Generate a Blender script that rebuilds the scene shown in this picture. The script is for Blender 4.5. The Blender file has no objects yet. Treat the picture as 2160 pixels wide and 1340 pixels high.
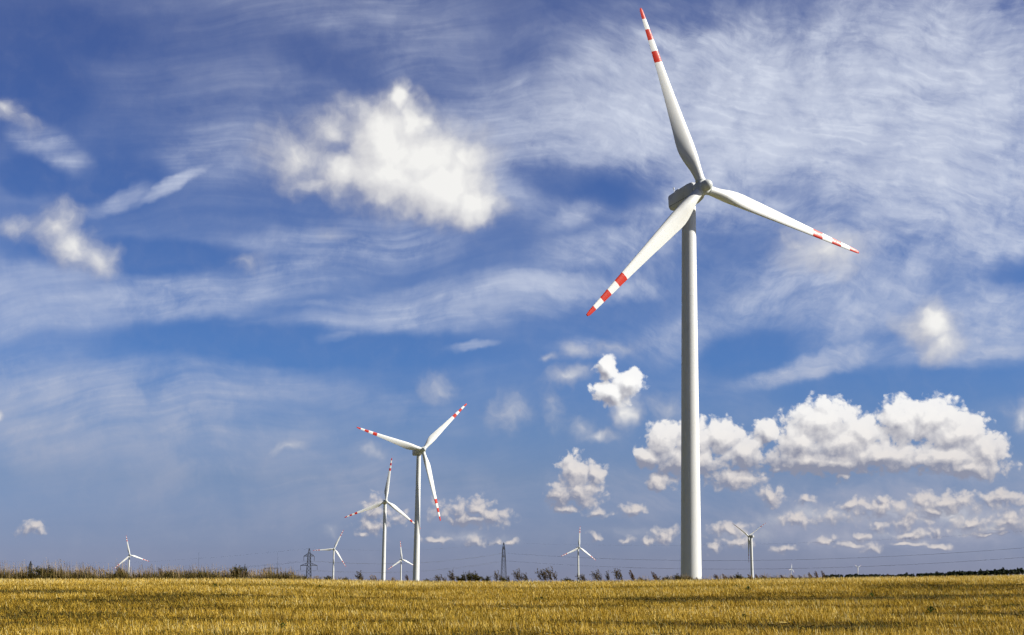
import bpy, bmesh, math, random
import numpy as np
from mathutils import Vector, Matrix
R = math.radians
S = bpy.context.scene
COL = S.collection
random.seed(7)
rng = np.random.default_rng(11)

# ------------------------------------------------------------------ camera
F = 3040.0; TH = R(10.40); EYE = 1.7            # focal length in px of the 2160 wide photograph
cam_d = bpy.data.cameras.new('camera'); cam = bpy.data.objects.new('camera', cam_d); COL.objects.link(cam)
cam_d.sensor_width = 36.0; cam_d.lens = 36.0 * F / 2160.0
cam_d.clip_start = 0.5; cam_d.clip_end = 80000
cam.location = (0, 0, EYE); cam.rotation_euler = (R(90) + TH, 0, 0)
S.camera = cam
S.render.resolution_x = 1024; S.render.resolution_y = 635

S.view_settings.view_transform = 'Standard'; S.view_settings.look = 'None'
S.view_settings.exposure = 0.5; S.view_settings.gamma = 1.0
S.view_settings.use_curve_mapping = False
S.cycles.use_adaptive_sampling = True; S.cycles.adaptive_threshold = 0.02; S.cycles.adaptive_min_samples = 12
S.cycles.max_bounces = 5

SUN_AZ, SUN_EL = R(99), R(33)
sun_d = bpy.data.lights.new('sun', 'SUN'); sun = bpy.data.objects.new('sun', sun_d); COL.objects.link(sun)
sun_d.energy = 5.0; sun_d.angle = R(0.5); sun_d.color = (1.0, 0.955, 0.87)
sv = Vector((math.sin(SUN_AZ) * math.cos(SUN_EL), math.cos(SUN_AZ) * math.cos(SUN_EL), math.sin(SUN_EL)))
sun.rotation_euler = sv.to_track_quat('Z', 'Y').to_euler(); sun.location = (60, -20, 80)

def ray(x, y):
    cx = (x - 1080) / F; cy = (670 - y) / F
    return Vector((cx, math.cos(TH) - cy * math.sin(TH), math.sin(TH) + cy * math.cos(TH)))
def at(x, y, L):                                # a point on the photograph's ray at distance L along +Y
    r = ray(x, y); return r / r.y * L + Vector((0, 0, EYE))

# ------------------------------------------------------------------ node helper
class NT:
    def __init__(s, tree): s.t = tree; s.n = tree.nodes; s.l = tree.links
    def new(s, typ, **kw):
        n = s.n.new(typ)
        for k, v in kw.items(): setattr(n, k, v)
        return n
    def put(s, sock, v):
        if isinstance(v, bpy.types.NodeSocket): s.l.new(v, sock)
        elif v is not None: sock.default_value = v
    def m(s, op, a, b=None, c=None, clamp=False):
        n = s.new('ShaderNodeMath', operation=op, use_clamp=clamp)
        s.put(n.inputs[0], a)
        if b is not None: s.put(n.inputs[1], b)
        if c is not None: s.put(n.inputs[2], c)
        return n.outputs[0]
    def vm(s, op, a, b=None):
        n = s.new('ShaderNodeVectorMath', operation=op); s.put(n.inputs[0], a)
        if b is not None: s.put(n.inputs[1], b)
        return n.outputs[0]
    def mr(s, v, a, b, c=0.0, d=1.0, smooth=True):
        n = s.new('ShaderNodeMapRange'); n.interpolation_type = 'SMOOTHSTEP' if smooth else 'LINEAR'
        s.put(n.inputs[0], v)
        for i, q in enumerate((a, b, c, d)): s.put(n.inputs[i + 1], q)
        return n.outputs[0]
    def noise(s, vec, scale, detail=4, rough=0.55, lac=2.0, dist=0.0, out=0, dim='3D'):
        n = s.new('ShaderNodeTexNoise', noise_dimensions=dim)
        s.put(n.inputs['Vector'], vec); n.inputs['Scale'].default_value = scale
        n.inputs['Detail'].default_value = detail; n.inputs['Roughness'].default_value = rough
        n.inputs['Lacunarity'].default_value = lac; n.inputs['Distortion'].default_value = dist
        return n.outputs[out]
    def voro(s, vec, scale, detail=2, rough=0.5):
        n = s.new('ShaderNodeTexVoronoi', voronoi_dimensions='2D', feature='F1')
        s.put(n.inputs['Vector'], vec); n.inputs['Scale'].default_value = scale
        n.inputs['Detail'].default_value = detail; n.inputs['Roughness'].default_value = rough
        return n.outputs['Distance']
    def mapping(s, vec, loc=(0, 0, 0), rot=0.0, sc=(1, 1, 1), typ='TEXTURE'):
        n = s.new('ShaderNodeMapping', vector_type=typ); s.put(n.inputs[0], vec)
        n.inputs['Location'].default_value = loc; n.inputs['Rotation'].default_value = (0, 0, rot)
        n.inputs['Scale'].default_value = sc
        return n.outputs[0]
    def blob(s, vec, b, k=1.0):                 # 1 at the centre of an ellipse, 0 at its rim
        x, y, rx, ry = b[:4]; rot = R(round((b[4] if len(b) > 4 else 0) / 10) * 10)
        u, v = sky_uv(x, y); rx *= k; ry *= k
        if rot: vec = s.mapping(vec, rot=-rot, typ='POINT')
        c, q = math.cos(rot), math.sin(rot); u, v = u * c + v * q, -u * q + v * c
        n = s.new('ShaderNodeVectorMath', operation='MULTIPLY_ADD'); s.put(n.inputs[0], vec)
        n.inputs[1].default_value = (1 / rx, 1 / ry, 0); n.inputs[2].default_value = (-u / rx, -v / ry, 0)
        g = s.new('ShaderNodeTexGradient', gradient_type='SPHERICAL'); s.l.new(n.outputs[0], g.inputs[0])
        return g.outputs['Fac']
    def mix(s, f, a, b):
        n = s.new('ShaderNodeMix', data_type='RGBA'); s.put(n.inputs['Factor'], f)
        s.put(n.inputs['A'], a if isinstance(a, bpy.types.NodeSocket) else (*a, 1)) if False else None
        for k, q in (('A', a), ('B', b)):
            sock = [i for i in n.inputs if i.name == k and i.type == 'RGBA'][0]
            s.put(sock, q if isinstance(q, bpy.types.NodeSocket) else (*q, 1))
        return [o for o in n.outputs if o.type == 'RGBA'][0]
    def ramp(s, f, stops, interp='LINEAR'):
        n = s.new('ShaderNodeValToRGB'); n.color_ramp.interpolation = interp; s.put(n.inputs[0], f)
        e = n.color_ramp.elements
        while len(e) < len(stops): e.new(0.5)
        for q, (p, c) in zip(e, stops): q.position = p; q.color = (*c, 1)
        return n.outputs['Color']

def lin(c): return tuple(((v / 255) / 12.92 if v / 255 <= 0.04045 else ((v / 255 + 0.055) / 1.055) ** 2.4) for v in c)

# ------------------------------------------------------------------ sky: Nishita air + cirrus + cumulus, all by direction
SKYF = 3040.0                                   # units of the sky coordinates per radian of azimuth / elevation
def sky_uv(x, y):
    r = ray(x, y).normalized(); return math.atan2(r.x, r.y) * SKYF, math.asin(r.z) * SKYF

HARD = [ # crisp cumulus: x, y, rx, ry, (rot, weight)
 (1815,915,60,50),(1735,892,90,62),(1690,935,70,55),(1790,935,95,60),(1860,962,130,42),(1905,888,62,58),(1965,885,75,58),(2020,915,85,58),(2078,952,55,50),(2000,968,130,42),(1700,972,120,32),(1760,975,120,34),(2050,985,90,30),
 (1400,925,52,45),(1520,922,62,50),(1470,930,70,50),(1570,955,60,48),(1618,912,30,34),(1550,1012,78,32),(1390,1016,42,28),(1450,972,110,42),(1370,965,40,30),
 (1213,995,46,46),(1256,1000,34,34),(1232,1040,52,40),(1185,1045,38,36),(1195,1075,30,16),
 (1283,776,32,34),(1325,808,42,38),(1290,828,50,32),
 (1008,1076,48,36),(1046,1092,42,26),(968,1074,34,28,0,.9),(1000,1098,80,20),(925,1080,30,36,0,.7),
 (790,1078,38,40,0,.95),(790,1110,52,26,0,.9),(840,1092,40,22,0,.7),
 (1255,1084,34,14),(1332,1078,38,22),(1402,1130,42,24),(1365,1142,24,10),(1258,1132,22,13),(1320,1138,18,11),
 (925,1142,48,12),(1002,1142,30,14),(1048,1143,18,12),(1078,1144,14,9),(770,1127,24,9,0,.9),
 (1535,1118,44,18),(1560,1144,42,13),(1508,1156,20,10),(1630,1046,24,24),(1697,1055,18,13),(1780,1008,26,12,0,.85),(1640,990,30,14,0,.8),
 (1682,1096,40,18,0,.9),(1765,1092,60,18,0,.85),(1798,1064,18,18),(1850,1072,75,22,0,.9),(1868,1052,16,14),(1942,1060,26,24),(2000,1062,62,26),(1970,1078,50,14),(2115,1055,60,20),(2052,1102,40,22),(2135,1098,50,26),(2100,1118,70,14,0,.8),(1915,1102,45,24,0,.9),(1852,1116,20,14),(1925,1127,44,12),(1982,1120,24,13),(1818,1132,22,12),(1740,1140,30,9,0,.9),(1795,1150,38,9,0,.9),(1832,1156,22,11),(1655,1156,30,9,0,.9),(1905,1145,22,6),(1978,1152,22,9),(2090,1128,50,9,0,.85),(1935,1145,30,8,0,.8),
 (68,1115,36,16,0,.95),(85,1120,26,10,0,.85),
 # clouds outside the picture, so the light and a turned camera see a whole sky
 (2700,900,260,110),(2500,1010,220,50),(3200,980,300,90),(3900,860,420,150),(-500,960,300,110),(-900,1060,340,60),(-1500,880,420,140),(-2400,980,400,110),(4900,940,400,120),
 (6000,900,500,160),(7200,950,500,130),(-3600,900,500,150),(-4800,950,500,130),(-6000,930,500,120),(8400,930,500,120)]
HARD = [((b[0], b[1], b[2] * 1.28, b[3] * 1.18) + tuple(b[4:])) if (b[1] > 1040 and 1450 < b[0] < 2200) else b for b in HARD]
BASES = [(1690,985,170,48),(1800,998,190,36),(1900,1000,140,30),(1400,990,110,42),(1470,1000,120,36),(1580,990,60,34),(1185,1062,60,34),(2000,1006,120,22),(965,1105,90,26),(2110,1126,120,20),(1860,1092,110,14),(1990,1082,80,14)]
SOFT = [
 (880,352,190,112,12,1.25),(850,330,120,120,0,1.3), (812,305,98,112,0,1.5),(842,212,38,50,0,1.15),(872,262,50,66,0,1.2),(835,370,130,86,0,1.5),(925,392,135,88,0,1.6),(990,430,84,56,0,1.4),(975,345,80,50,20,1.15),(900,335,90,80,0,1.4),(735,368,100,62,0,1.05),(705,275,100,72,10,.74),(625,330,110,84,0,.78),(740,225,60,44,0,.6),(665,385,100,44,0,.72),
 (122,478,62,60,0,.84),(158,520,80,60,-20,.82),(206,548,50,46,0,.70),(45,482,80,40,0,.6),(22,235,54,38,0,.62),(60,258,44,28,0,.45),
 (1962,690,72,58,0,1.15),(1985,735,54,40,0,.85),(1740,528,120,60,0,.74),(1680,510,70,40,0,.6),
 (700,486,52,28,0,.44),(916,820,56,34,0,.50),(1072,866,62,52,0,.54),(1408,862,60,44,0,.50),(1165,850,34,90,10,.46),(1225,905,70,34,-20,.46),(770,957,72,28,0,.44),(602,943,64,26,20,.52),(522,562,60,30,0,.42),(1325,868,34,46,0,.95),(1190,796,70,26,10,.72),(1160,752,34,18,0,.52),(1215,737,44,22,-20,.52),(1285,736,110,20,10,.44),(1268,918,56,18,0,.66),(1750,1088,220,28,0,.5),(2000,1082,230,36,0,.55),(2090,1112,170,24,0,.5),(1900,1138,280,16,0,.38),(1560,1128,110,30,0,.42),(1000,1140,220,16,0,.36),(1380,1135,120,24,0,.34),(2155,880,44,44,0,.7),(0,885,16,20,0,.8),(690,1118,30,20,0,.45),
 (-600,300,400,220,0,.9),(2900,300,500,260,0,.9),(-1700,200,500,260,0,.9),(4300,100,700,300,0,.9),(-3300,100,600,300,0,.9),(6200,100,700,300,0,.9),(-5200,0,700,300,0,.9)]
CIRR = [ # thin ice cloud: x, y, rx, ry, rot, weight
 (1480,240,720,330,-4,1.15),(1960,260,620,460,0,1.05),(1080,330,330,190,-15,.7),(1290,520,300,90,12,.6),(1200,602,290,52,4,1.0),(1000,640,700,90,7,.62),
 (420,620,620,105,7,.62),(470,603,330,16,10,.62),(300,648,260,14,10,.45),(640,606,240,12,10,.55),(760,655,420,16,0,.42),(930,640,300,16,10,.42),(60,610,200,30,0,.3),(560,690,300,16,10,.3),(120,650,380,150,0,.5),(370,400,160,24,30,.85),(270,430,95,38,30,.80),(225,455,60,34,20,.45),(470,360,120,50,20,.3),(110,310,200,66,-28,.62),(480,335,260,110,10,.55),(560,210,420,200,0,.26),(760,50,620,200,-8,.36),
 (180,880,800,190,-3,.7),(640,820,700,70,-8,.42),(560,1010,700,170,0,.5),(720,716,110,26,6,.75),(1000,733,90,18,6,.65),(1240,735,160,40,5,.5),(1220,430,170,60,28,.62),
 (1760,610,420,190,10,.75),(1740,760,290,46,13,.75),(2080,540,300,120,-3,.7),(2080,690,330,170,0,.7),(1500,690,330,90,8,.45),(700,540,500,110,6,.5),
 (1200,1050,1500,120,0,.38),(1900,1085,620,110,0,.95),(2050,1020,350,70,0,.6),(1000,1120,500,60,0,.35),
 (3200,500,900,600,0,.7),(-1300,500,1000,600,0,.6),(5200,300,1300,800,0,.7),(-3600,300,1300,800,0,.7),(7500,300,1300,800,0,.7)]
GAPS = [(0,190,260,130,0,.5),(130,60,260,90,0,.3),(1330,385,150,75,8,.6),(1180,395,160,60,-10,.5),(1660,395,220,60,-20,.25),(620,735,560,60,2,.62),(330,560,300,50,0,.7),(260,400,160,90,20,.3),(1600,720,170,70,10,.7),(1960,815,420,60,3,.55),(1120,120,160,60,20,.2),(680,120,200,60,-20,.18),(1400,35,220,45,0,.25),(2150,590,120,50,0,.5),(80,380,100,60,0,.5)]

W = bpy.data.worlds.new('World'); S.world = W; W.use_nodes = True
def build_world():
    W.node_tree.nodes.clear(); w = NT(W.node_tree)
    def group(name, blobs, fn):
        g = bpy.data.node_groups.new(name, 'ShaderNodeTree')
        g.interface.new_socket('P', in_out='INPUT', socket_type='NodeSocketVector')
        g.interface.new_socket('D', in_out='OUTPUT', socket_type='NodeSocketFloat')
        g.interface.new_socket('U', in_out='OUTPUT', socket_type='NodeSocketFloat')
        h = NT(g); gi = h.new('NodeGroupInput'); go = h.new('NodeGroupOutput')
        d, u = fn(h, gi.outputs[0], blobs); h.l.new(d, go.inputs[0]); h.l.new(u, go.inputs[1]); return g
    def after(h, p, acc):                       # the same point, but computed after acc (keeps the shader's stack small)
        n = h.new('ShaderNodeVectorMath', operation='MULTIPLY_ADD')
        h.put(n.inputs[0], acc); n.inputs[1].default_value = (1e-6, 1e-6, 0); h.put(n.inputs[2], p)
        return n.outputs[0]
    def union(h, p, blobs, k=0.12, kr=1.0):
        acc = None
        for i, b in enumerate(blobs):
            if i and i % 3 == 0: p = after(h, p, acc)
            v = h.blob(p, b, kr); wt = b[5] if len(b) > 5 else 1.0
            if acc is None: acc = h.m('MULTIPLY', v, wt)
            else:
                if wt != 1.0: v = h.m('MULTIPLY', v, wt)
                acc = h.m('SMOOTH_MAX', acc, v, k)
        return acc
    def hard(h, p, blobs):
        n1 = h.noise(p, 1 / 40, 2, 0.5, out=1, dim='2D')
        q = h.vm('ADD', p, h.vm('MULTIPLY', h.vm('SUBTRACT', n1, (0.5, 0.5, 0.5)), (34, 26, 0)))
        u = union(h, q, blobs, 0.10, 1.28)
        vq = h.vm('ADD', p, h.vm('MULTIPLY', n1, (26, 26, 0)))
        n2 = h.noise(p, 1 / 24, 5, 0.62, dim='2D')
        pf = h.voro(vq, 1 / 24, 1.5, 0.55)
        e = h.m('MULTIPLY_ADD', h.m('SUBTRACT', 0.45, pf), 0.26, h.m('MULTIPLY', h.m('SUBTRACT', n2, 0.5), 0.50))
        sy = h.new('ShaderNodeSeparateXYZ'); h.put(sy.inputs[0], p); e = h.m('MULTIPLY', e, h.mr(sy.outputs[1], 120, 330, 1.75, 1.0))
        return h.m('MULTIPLY_ADD', e, h.mr(u, 0.02, 0.22), u), u
    def soft(h, p, blobs):
        n1 = h.noise(p, 1 / 90, 3, 0.55, out=1, dim='2D')
        q = h.vm('ADD', p, h.vm('MULTIPLY', h.vm('SUBTRACT', n1, (0.5, 0.5, 0.5)), (74, 66, 0)))
        u = union(h, q, blobs, 0.17, 1.3)
        n2 = h.noise(q, 1 / 62, 6, 0.58, dim='2D')
        return h.m('MULTIPLY_ADD', h.m('MULTIPLY', h.m('SUBTRACT', n2, 0.5), 0.48), h.mr(u, 0.02, 0.25), u), u
    GH = group('cumulus_field', HARD, hard); GS = group('soft_cumulus_field', SOFT, soft)
    def call(g, p):
        n = w.new('ShaderNodeGroup'); n.node_tree = g; w.put(n.inputs[0], p); return n.outputs[0], n.outputs[1]
    tc = w.new('ShaderNodeTexCoord'); sep = w.new('ShaderNodeSeparateXYZ'); w.l.new(tc.outputs['Generated'], sep.inputs[0])
    X, Y, Z = sep.outputs
    U = w.m('MULTIPLY', w.m('ARCTAN2', X, Y), SKYF); V = w.m('MULTIPLY', w.m('ARCSINE', w.m('MINIMUM', w.m('MAXIMUM', Z, -1.0), 1.0)), SKYF)
    cb = w.new('ShaderNodeCombineXYZ'); w.put(cb.inputs[0], U); w.put(cb.inputs[1], V); P = cb.outputs[0]
    # air
    sky = w.new('ShaderNodeTexSky', sky_type='NISHITA'); sky.sun_disc = False
    sky.sun_elevation = SUN_EL; sky.sun_rotation = SUN_AZ; sky.altitude = 60; sky.air_density = 1.0; sky.dust_density = 1.0; sky.ozone_density = 1.6
    hgt = w.mr(V, 0, 1400, 0, 1, smooth=False)
    tint = w.ramp(hgt, TINT)
    base = w.new('ShaderNodeMix', data_type='RGBA', blend_type='MULTIPLY'); base.inputs['Factor'].default_value = 1
    cs = [i for i in base.inputs if i.type == 'RGBA']; w.l.new(sky.outputs[0], cs[0]); w.l.new(tint, cs[1])
    air = [o for o in base.outputs if o.type == 'RGBA'][0]
    air = w.vm('MULTIPLY', air, (TG, TG, TG))
    # cirrus
    wr = w.vm('MULTIPLY', w.vm('SUBTRACT', w.noise(P, 1 / 620, 2, 0.45, out=1, dim='2D'), (0.5, 0.5, 0.5)), (300, 240, 0))
    Pw = w.vm('ADD', P, wr)
    wr2 = w.vm('MULTIPLY', w.vm('SUBTRACT', w.noise(P, 1 / 70, 3, 0.55, out=1, dim='2D'), (0.5, 0.5, 0.5)), (40, 26, 0))
    Pm = w.vm('ADD', w.vm('ADD', P, w.vm('MULTIPLY', wr, (.35, .35, 0))), wr2)
    Pm0 = Pm
    M = None
    for i, b in enumerate(CIRR):
        if i and i % 3 == 0: Pm = after(w, Pm, M)
        v = w.m('MULTIPLY', w.mr(w.blob(Pm, b), 0, 0.8), b[5])
        M = v if M is None else w.m('SMOOTH_MAX', M, v, 0.2)
    for i, b in enumerate(GAPS):
        if i % 3 == 0: Pm = after(w, Pm, M)
        v = w.m('MULTIPLY', w.mr(w.blob(Pm, b), 0, 0.8), b[5]); M = w.m('SUBTRACT', M, v)
    st1 = w.noise(w.mapping(Pw, (0, 0, 0), R(7), (360, 62, 1)), 1.0, 5, 0.55, dim='2D')
    st2 = w.noise(w.mapping(Pw, (300, 90, 0), R(-14), (150, 56, 1)), 1.0, 6, 0.6, dist=0.25, dim='2D')
    st3 = w.noise(w.vm('ADD', Pw, wr2), 1 / 95, 6, 0.62, dim='2D')
    st4 = w.noise(w.mapping(w.vm('ADD', Pw, wr2), (40, 10, 0), R(-18), (74, 20, 1)), 1.0, 4, 0.6, dim='2D')
    st5 = w.noise(w.mapping(Pw, (0, 0, 0), R(9), (760, 26, 1)), 1.0, 3, 0.55, dim='2D')
    st1 = w.m('ADD', w.m('MULTIPLY', st1, .56), w.m('ADD', w.m('MULTIPLY', st5, .20), w.m('MULTIPLY', st3, .24)))
    st2 = w.m('ADD', w.m('MULTIPLY', st2, .55), w.m('MULTIPLY', st4, .45))
    right = w.mr(U, -150, 350)
    s12 = w.m('ADD', w.m('MULTIPLY', st1, w.m('SUBTRACT', 1.0, right)), w.m('MULTIPLY', w.m('ADD', w.m('MULTIPLY', st2, .6), w.m('MULTIPLY', st3, .4)), right))
    big = w.noise(w.vm('ADD', P, wr2), 1 / 260, 5, 0.55, dim='2D')
    s = w.m('ADD', w.m('MULTIPLY', s12, 0.7), w.m('MULTIPLY', big, 0.3))
    M = w.m('ADD', M, 0.03); s3p = st3; amp = w.mr(M, 0.0, 0.75, 0.45, 2.9)
    ci = w.mr(w.m('ADD', M, w.m('MULTIPLY', w.m('SUBTRACT', s, 0.5), amp)), -0.10, 1.5, 0.03, 0.90)
    def fibres(vec):                            # thin bright filaments
        n = w.noise(vec, 1.0, 3, 0.5, dim='2D')
        return w.m('POWER', w.m('SUBTRACT', 1.0, w.m('ABSOLUTE', w.m('MULTIPLY_ADD', n, 4.0, -2.0)), clamp=True), 2.2)
    f1 = fibres(w.mapping(Pw, (20, 0, 0), R(8), (620, 46, 1))); f2 = fibres(w.mapping(w.vm('ADD', Pw, wr2), (0, 50, 0), R(-16), (210, 40, 1)))
    fb = w.m('ADD', w.m('MULTIPLY', f1, w.m('SUBTRACT', 1.0, right)), w.m('MULTIPLY', f2, right))
    ci = w.m('MULTIPLY_ADD', w.m('MULTIPLY', fb, w.mr(M, 0.05, 0.7)), w.mr(s3p, 0.35, 0.65, 0.02, 0.17), w.m('MULTIPLY', ci, 0.90), clamp=True)
    low = w.mr(V, 60, 700)
    ccol = w.mix(low, lin((160, 165, 186)), lin((213, 220, 236)))
    col = w.mix(ci, w.vm('MULTIPLY', air, (1, 1, 1)), ccol)
    P = after(w, P, ci)
    # soft cumulus
    d0, u0 = call(GS, P); P = after(w, P, d0); d1, u1 = call(GS, w.vm('ADD', P, (26, 30, 0)))
    al = w.mr(d0, 0.06, 0.92); al = w.m('MULTIPLY', al, 0.97)
    lt = w.m('MULTIPLY_ADD', w.m('SUBTRACT', d0, d1), 0.35, w.mr(d0, 0.15, 1.30, 0.22, 1.0, smooth=False), clamp=True)
    sc = w.mix(lt, lin((150, 152, 172)), lin((246, 245, 242)))
    col = w.mix(al, col, sc)
    # crisp cumulus
    P = after(w, P, d1); e0, v0 = call(GH, P); P = after(w, P, e0); cbo = w.new('ShaderNodeCombineXYZ'); w.put(cbo.inputs[0], w.mr(V, 80, 330, 4, 8)); w.put(cbo.inputs[1], w.mr(V, 80, 330, 6, 15))
    e1, v1 = call(GH, w.vm('ADD', P, cbo.outputs[0]))
    al2 = w.mr(e0, w.mr(V, 80, 300, 0.06, 0.16), w.mr(V, 80, 300, 0.62, 0.42))
    shade = None                                # grey undersides of the low bank
    for i, b in enumerate(BASES):
        v = w.mr(w.blob(P, b), 0, .7); shade = v if shade is None else w.m('MAXIMUM', shade, v)
    lt2 = w.m('MULTIPLY_ADD', w.m('SUBTRACT', e0, e1), w.mr(V, 120, 330, .75, .60), w.m('SUBTRACT', w.mr(V, 120, 330, 0.58, 0.76), w.m('MULTIPLY', shade, 0.42)))
    lt2 = w.m('MULTIPLY_ADD', w.m('SUBTRACT', e0, v0), w.mr(V, 120, 330, 0.9, 0.25), lt2)
    lt2 = w.m('MULTIPLY_ADD', w.m('SUBTRACT', v0, v1), w.mr(V, 80, 330, 1.7, 1.35), lt2, clamp=True)
    hi = w.mr(V, 150, 420)
    dark = w.mix(hi, lin((140, 143, 162)), lin((156, 156, 168)))
    lite = w.mix(hi, lin((222, 214, 210)), lin((255, 254, 252)))
    cc = w.mix(lt2, dark, lite)
    thin = w.mr(e0, 0.2, 1.0, w.mr(V, 80, 330, 0.45, 0.92), w.mr(V, 80, 330, 0.92, 1.0))
    col2 = w.mix(w.m('MULTIPLY', al2, thin), col, cc)
    aU = w.m('ABSOLUTE', U)                     # sky dimmed overhead and outside the view to lower the fill light
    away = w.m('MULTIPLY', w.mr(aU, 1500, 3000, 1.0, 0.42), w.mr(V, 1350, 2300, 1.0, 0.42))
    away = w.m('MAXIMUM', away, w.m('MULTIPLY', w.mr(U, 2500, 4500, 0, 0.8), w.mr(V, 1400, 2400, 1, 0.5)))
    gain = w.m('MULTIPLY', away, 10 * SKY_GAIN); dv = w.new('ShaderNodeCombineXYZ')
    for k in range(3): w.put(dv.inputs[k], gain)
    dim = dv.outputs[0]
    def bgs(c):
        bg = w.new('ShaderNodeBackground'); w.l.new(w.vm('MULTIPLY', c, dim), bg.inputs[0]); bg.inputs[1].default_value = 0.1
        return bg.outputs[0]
    ms = w.new('ShaderNodeMixShader')           # the crisp clouds all lie below 10 degrees: higher up they are not evaluated
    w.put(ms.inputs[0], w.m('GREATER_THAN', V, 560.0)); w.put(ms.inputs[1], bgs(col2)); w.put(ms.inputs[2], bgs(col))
    out = w.new('ShaderNodeOutputWorld'); w.l.new(ms.outputs[0], out.inputs[0])
    W.cycles.sampling_method = 'MANUAL'; W.cycles.sample_map_resolution = 512
TG = 0.1
SKY_GAIN = 2 ** -0.5                         # the picture is exposed half a stop up; the sky's colours are given as they look
TINT = [(0.0048, (0.775, 0.875, 1.639)), (0.0187, (0.663, 0.782, 1.513)), (0.0465, (0.540, 0.660, 1.307)), (0.0814, (0.464, 0.584, 1.142)), (0.1518, (0.429, 0.548, 0.971)), (0.2226, (0.375, 0.546, 0.975)), (0.3294, (0.280, 0.515, 1.00)), (0.4366, (0.290, 0.499, 0.955)), (0.5789, (0.262, 0.449, 0.90)), (0.7196, (0.272, 0.420, 0.850)), (0.8440, (0.315, 0.430, 0.850)), (1.0, (0.29, 0.42, 0.78))]
build_world()

# ------------------------------------------------------------------ helpers for objects
def link(o, parent=None):
    COL.objects.link(o)
    if parent is not None: o.parent = parent
    return o
def mesh_obj(name, verts, faces, mats, parent=None, smooth=False, midx=None):
    me = bpy.data.meshes.new(name); me.from_pydata([tuple(v) for v in verts], [], faces)
    for m in (mats if isinstance(mats, (list, tuple)) else [mats]): me.materials.append(m)
    if midx is not None: me.polygons.foreach_set('material_index', midx)
    if smooth: me.polygons.foreach_set('use_smooth', [True] * len(me.polygons))
    me.update()
    return link(bpy.data.objects.new(name, me), parent)
def tag(o, label=None, cat=None, group=None, kind=None):
    if label: o['label'] = label
    if cat: o['category'] = cat
    if group: o['group'] = group
    if kind: o['kind'] = kind
    return o
def empty(name, loc):
    e = link(bpy.data.objects.new(name, None)); e.location = loc; e.empty_display_size = 0.5; return e
def copy_tree(o, parent=None):
    c = o.copy(); COL.objects.link(c); c.parent = parent
    for ch in list(o.children): copy_tree(ch, c)
    return c
class MB:                                        # collects verts / faces of one mesh
    def __init__(s): s.v = []; s.f = []; s.mi = []
    def add(s, v, f, mi=0):
        b = len(s.v); s.v += [tuple(q) for q in v]; s.f += [tuple(i + b for i in q) for q in f]; s.mi += [mi] * len(f)
    def bar(s, a, b, w, w2=None, n=4, mi=0):     # straight bar of n sides, radius w -> w2
        a = Vector(a); b = Vector(b); w2 = w if w2 is None else w2
        d = (b - a).normalized(); u = d.orthogonal().normalized(); v = d.cross(u)
        ring = lambda c, r: [c + (u * math.cos(2 * math.pi * k / n) + v * math.sin(2 * math.pi * k / n)) * r for k in range(n)]
        s.add(ring(a, w) + ring(b, w2), [(k, (k + 1) % n, n + (k + 1) % n, n + k) for k in range(n)] + [tuple(range(n))[::-1], tuple(range(n, 2 * n))], mi)
    def box(s, c, h, mi=0):
        c = Vector(c); v = [c + Vector((x * h[0], y * h[1], z * h[2])) for z in (-1, 1) for y in (-1, 1) for x in (-1, 1)]
        s.add(v, [(0, 2, 3, 1), (4, 5, 7, 6), (0, 1, 5, 4), (2, 6, 7, 3), (0, 4, 6, 2), (1, 3, 7, 5)], mi)
    def lathe(s, prof, M, n=40, mi=0, cap=(True, True)):   # prof: (radius, height) along local Z, placed by matrix M
        v = []; f = []
        for r, z in prof: v += [M @ Vector((r * math.cos(2 * math.pi * k / n), r * math.sin(2 * math.pi * k / n), z)) for k in range(n)]
        for i in range(len(prof) - 1): f += [(i * n + k, i * n + (k + 1) % n, (i + 1) * n + (k + 1) % n, (i + 1) * n + k) for k in range(n)]
        if cap[0]: f.append(tuple(range(n))[::-1])
        if cap[1]: f.append(tuple((len(prof) - 1) * n + k for k in range(n)))
        s.add(v, f, mi)
    def build(s, name, mats, parent=None, smooth=False):
        return mesh_obj(name, s.v, s.f, mats, parent, smooth, s.mi)
def soft_edges(o, ang=35):
    me = o.data; me.polygons.foreach_set('use_smooth', [True] * len(me.polygons)); me.set_sharp_from_angle(angle=R(ang)); return o

# ------------------------------------------------------------------ materials
def material(name, fn):
    m = bpy.data.materials.new(name); m.use_nodes = True; m.node_tree.nodes.clear(); h = NT(m.node_tree)
    out = h.new('ShaderNodeOutputMaterial'); h.l.new(fn(h), out.inputs[0]); return m
def principled(h, col, rough=0.5, spec=0.4, bump=None, **kw):
    p = h.new('ShaderNodeBsdfPrincipled')
    h.put(p.inputs['Base Color'], col if isinstance(col, bpy.types.NodeSocket) else (*col, 1))
    h.put(p.inputs['Roughness'], rough); p.inputs['Specular IOR Level'].default_value = spec
    if bump is not None: h.l.new(bump, p.inputs['Normal'])
    return p.outputs[0]
def paint(c, dirt, amt, rough=0.38):
    def fn(h):
        tc = h.new('ShaderNodeTexCoord').outputs['Object']
        n = h.noise(h.mapping(tc, sc=(2, 2, 5)), 0.5, 5, 0.6)
        n2 = h.noise(tc, 2.5, 5, 0.6)
        k = h.mr(h.m('MULTIPLY_ADD', n2, 0.4, h.m('MULTIPLY', n, 0.6)), 0.42, 0.68, 0, amt)
        return principled(h, h.mix(k, c, dirt), h.mr(n2, 0.3, 0.7, rough - 0.06, rough + 0.12), 0.35)
    return fn
M_WHITE = material('white_coated_steel', paint((0.74, 0.74, 0.71), (0.62, 0.62, 0.57), 0.35))
M_BLADE = material('white_blade_gelcoat', paint((0.79, 0.79, 0.75), (0.68, 0.67, 0.60), 0.3, 0.42))
M_RED = material('red_band_paint', paint((0.56, 0.026, 0.005), (0.40, 0.025, 0.010), 0.5))
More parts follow.
